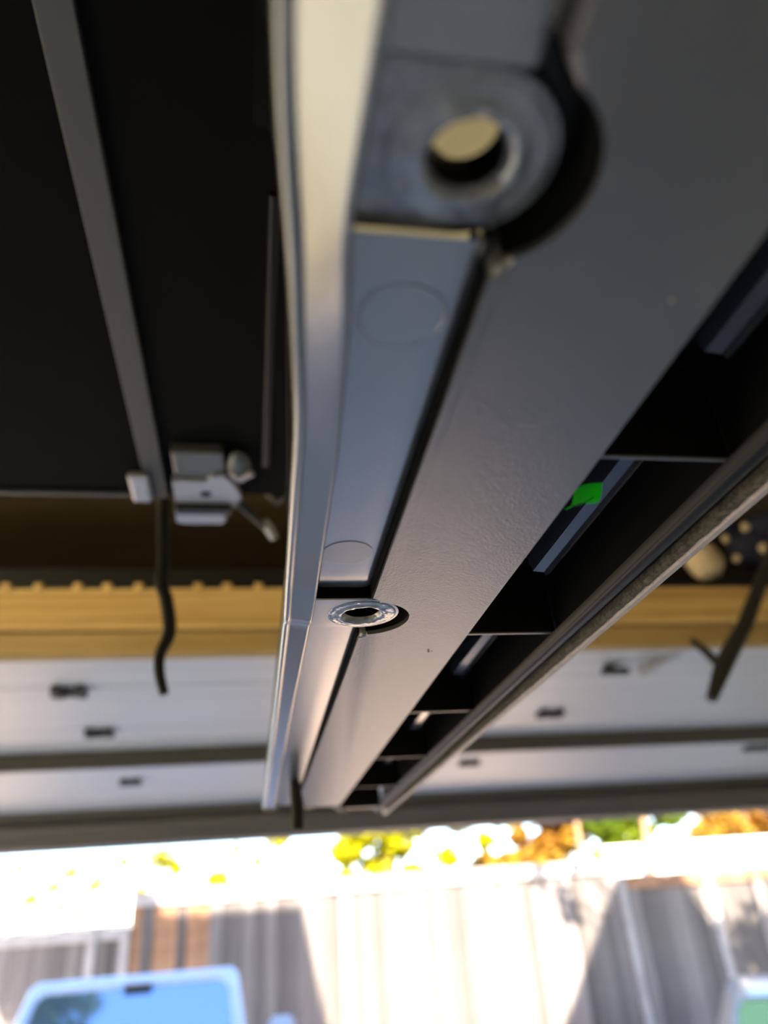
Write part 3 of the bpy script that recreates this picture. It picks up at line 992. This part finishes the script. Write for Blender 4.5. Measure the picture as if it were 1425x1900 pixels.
ol, il = rounded_loop(1.0, 0, 1.05, .07), rounded_loop(.89, .15, .95, .07)
bm = bmesh.new()
ml = [((a[0] * .75 + b[0] * .25), (a[1] * .75 + b[1] * .25)) for a, b in zip(ol, il)]
m2 = [((a[0] * .25 + b[0] * .75), (a[1] * .25 + b[1] * .75)) for a, b in zip(ol, il)]
rows = [[ws_pt(u, t, -.05) for u, t in ol], [ws_pt(u, t, .0) for u, t in ol], [ws_pt(u, t, .028) for u, t in ml], [ws_pt(u, t, .026) for u, t in m2], [ws_pt(u, t, .0) for u, t in il], [ws_pt(u, t, -.05) for u, t in il], [ws_pt(u, t, -.05) for u, t in ol]]
loft(bm, [r + [r[0]] for r in rows])
bmesh.ops.remove_doubles(bm, verts=bm.verts[:], dist=1e-5)
wf = obj('windscreen_frame', bm, 'car_white_shaded', car, 50)
bm = bmesh.new()
prismpts = [ws_pt(u * 1.02, t, -.005) for u, t in il]
back = [ws_pt(u * 1.02, t, -.012) for u, t in il]
loft(bm, [prismpts, back], True)
obj('windscreen', bm, 'car_sky_glass', wf)
bm = bmesh.new(); tube(bm, [ws_pt(-.10, .17, .004), ws_pt(.16, .17, .004)], .03, 10); obj('mirror_mount', bm, 'car_black', wf, 50)
bm = bmesh.new(); tube(bm, [ws_pt(-.55, .96, .02), ws_pt(-.15, .80, .015)], .008, 6); tube(bm, [ws_pt(.35, .96, .02), ws_pt(.75, .80, .015)], .008, 6); obj('wiper', bm, 'car_black', wf)
# tub and bonnet
zb0 = ZB + .02
obj('body', bbox(cx - .82, cx + .82, YBm - .02, YBm + 2.6, .45, zb0, .05, 3), 'car_white_shaded', car, 40)
bm = bmesh.new()
loft(bm, [[(cx - a, y, .62), (cx - a, y, zt - .06), (cx - a + .07, y, zt), (cx - .3, y, zt + .02), (cx + .3, y, zt + .02), (cx + a - .07, y, zt), (cx + a, y, zt - .06), (cx + a, y, .62)] for y, a, zt in ((YBm, .78, zb0), (YBm - .7, .68, zb0 - .03), (YBm - 1.28, .60, zb0 - .07), (YBm - 1.33, .58, zb0 - .12))], True)
obj('bonnet', bm, 'car_white_shaded', car, 40)
bm = bmesh.new(); box(bm, cx - .58, cx + .58, YBm - 1.37, YBm - 1.32, .62, zb0 - .14)
gr = obj('grille', bm, 'car_white_shaded', car)
for k in range(7):
    x = cx - .30 + k * .10
    obj('grille_slot', bbox(x - .028, x + .028, YBm - 1.376, YBm - 1.36, .70, zb0 - .20, .012), 'car_black', gr)
for s in (-1, 1):
    bm = bmesh.new(); tube(bm, [(cx + s * .46, YBm - 1.40, zb0 - .30), (cx + s * .46, YBm - 1.34, zb0 - .30)], .09, 20); obj('headlight', bm, 'lamp_glass', car, 40)
    bm = bmesh.new()
    yc = YBm - .92
    loft(bm, [[(cx + s * xx, yc + .50 * math.cos(a), .42 + .46 * max(0, math.sin(a)) * 1.0) for a in [math.pi * k / 10 for k in range(11)]] + [(cx + s * xx, yc + .45 * math.cos(a), .40 + .42 * math.sin(a)) for a in [math.pi * (10 - k) / 10 for k in range(11)]] for xx in (.60, .92)], True)
    obj('wheel_arch', bm, 'car_black', car)
    bm = bmesh.new()
    yc2 = YBm + 1.75
    loft(bm, [[(cx + s * xx, yc2 + .50 * math.cos(a), .42 + .46 * math.sin(a)) for a in [math.pi * k / 10 for k in range(11)]] + [(cx + s * xx, yc2 + .45 * math.cos(a), .40 + .42 * math.sin(a)) for a in [math.pi * (10 - k) / 10 for k in range(11)]] for xx in (.80, .95)], True)
    obj('wheel_arch', bm, 'car_black', car)
    for y in (yc, yc2):
        bm = bmesh.new()
        prof = [(.20, -.11), (.36, -.12), (.395, -.08), (.395, .08), (.36, .12), (.20, .11)]
        n = 28
        loft(bm, [[(cx + s * .80 + p[1], y + p[0] * math.cos(2 * math.pi * k / n), .39 + p[0] * math.sin(2 * math.pi * k / n)) for p in prof] for k in range(n)] + [[(cx + s * .80 + p[1], y + p[0], .39) for p in prof]])
        wh = obj('wheel', bm, 'tire', car, 40)
        bm = bmesh.new(); tube(bm, [(cx + s * .80 - .09, y, .39), (cx + s * .80 + .09, y, .39)], .205, 20); obj('rim', bm, 'rim', wh, 40)
    # side mirror
    mc = at(522, 1893, YC - .05) if s > 0 else Vector((2 * cx - at(522, 1893, YC - .05).x, YC - .05, at(522, 1893, YC - .05).z))
    bm = bmesh.new()
    box(bm, mc.x - .10, mc.x + .10, mc.y - .05, mc.y + .07, mc.z - .13, mc.z + .03)
    bmesh.ops.bevel(bm, geom=bm.edges[:], offset=.03, segments=3, affect='EDGES')
    mo = obj('side_mirror', bm, 'car_white_shaded', car, 40)
    bm = bmesh.new(); tube(bm, [(mc.x - s * .05, mc.y + .02, mc.z - .1), (cx + s * .80, YC - .1, ZB - .03)], .02, 8); obj('mirror_arm', bm, 'car_black', mo, 40)
obj('bumper', bbox(cx - .75, cx + .75, YBm - 1.56, YBm - 1.36, .46, .62, .03), 'car_black', car, 40)

# ------------------------------------------------------------------ low silver car at the right edge
c2 = at(1350, 1862, 7.0)
X0 = c2.x - .06
ZR = at(1425, 1835, 7.0).z
car2 = thing('parked_car', (X0, 6.96, -.005), 'low grey car at the lower right with mirrored greenery painted into its glass', 'car')
cxx = X0 + .72
zbelt = ZR - .42
bm = bmesh.new()
def cab(y, hw, hb, zt):
    return [(cxx - hb, y, zbelt), (cxx - hw - .02, y, zt - .09), (cxx - hw + .04, y, zt - .025), (cxx - hw + .14, y, zt), (cxx + hw - .14, y, zt), (cxx + hw - .04, y, zt - .025), (cxx + hw + .02, y, zt - .09), (cxx + hb, y, zbelt)]
loft(bm, [cab(6.96, .62, .80, ZR - .02), cab(7.4, .64, .82, ZR + .03), cab(8.2, .64, .82, ZR + .03), cab(8.8, .60, .80, ZR - .04)], True)
obj('cabin', bm, 'car_silver', car2, 40)
bm = bmesh.new()
def gl(u, t):
    hw = .60 + .16 * t
    return Vector((cxx + u * hw, 6.975 - .55 * t, ZR - .04 + (zbelt - ZR + .06) * t))
lp = rounded_loop(.97, .06, 1.0, .09)
loft(bm, [[gl(u, t) + Vector((0, -.025, .02)) for u, t in lp], [gl(u, t) + Vector((0, .02, -.02)) for u, t in lp]], True)
gls = obj('windscreen', bm, 'greenery_glass', car2)
bm = bmesh.new()
lp2 = rounded_loop(1.03, 0.0, 1.03, .11)
rows = [[gl(u, t) + Vector((0, .03, -.02)) for u, t in lp2], [gl(u, t) + Vector((0, -.03, .025)) for u, t in lp2], [gl(u, t) + Vector((0, -.03, .025)) for u, t in lp], [gl(u, t) + Vector((0, .03, -.02)) for u, t in lp]]
loft(bm, [r + [r[0]] for r in rows])
obj('windscreen_trim', bm, 'car_silver', car2, 40)
bm = bmesh.new()
loft(bm, [[(cxx - a, y, .30), (cxx - a, y, zt - .12), (cxx - a + .10, y, zt), (cxx + a - .10, y, zt), (cxx + a, y, zt - .12), (cxx + a, y, .30)] for y, a, zt in ((5.25, .70, .62), (5.35, .80, .70), (6.40, .86, zbelt), (8.9, .86, zbelt), (9.6, .80, zbelt - .06), (9.7, .72, .62))], True)
obj('body', bm, 'car_silver', car2, 40)
for s in (-1, 1):
    for y in (5.95, 8.85):
        bm = bmesh.new()
        prof = [(.19, -.09), (.30, -.10), (.315, -.07), (.315, .07), (.30, .10), (.19, .09)]
        n = 24
        loft(bm, [[(cxx + s * .80 + p[1], y + p[0] * math.cos(2 * math.pi * k / n), .315 + p[0] * math.sin(2 * math.pi * k / n)) for p in prof] for k in range(n + 1)])
        wh = obj('wheel', bm, 'tire', car2, 40)
        bm = bmesh.new(); tube(bm, [(cxx + s * .80 - .075, y, .315), (cxx + s * .80 + .075, y, .315)], .195, 18); obj('rim', bm, 'rim', wh, 40)
car2.rotation_euler = (0, 0, -.50)
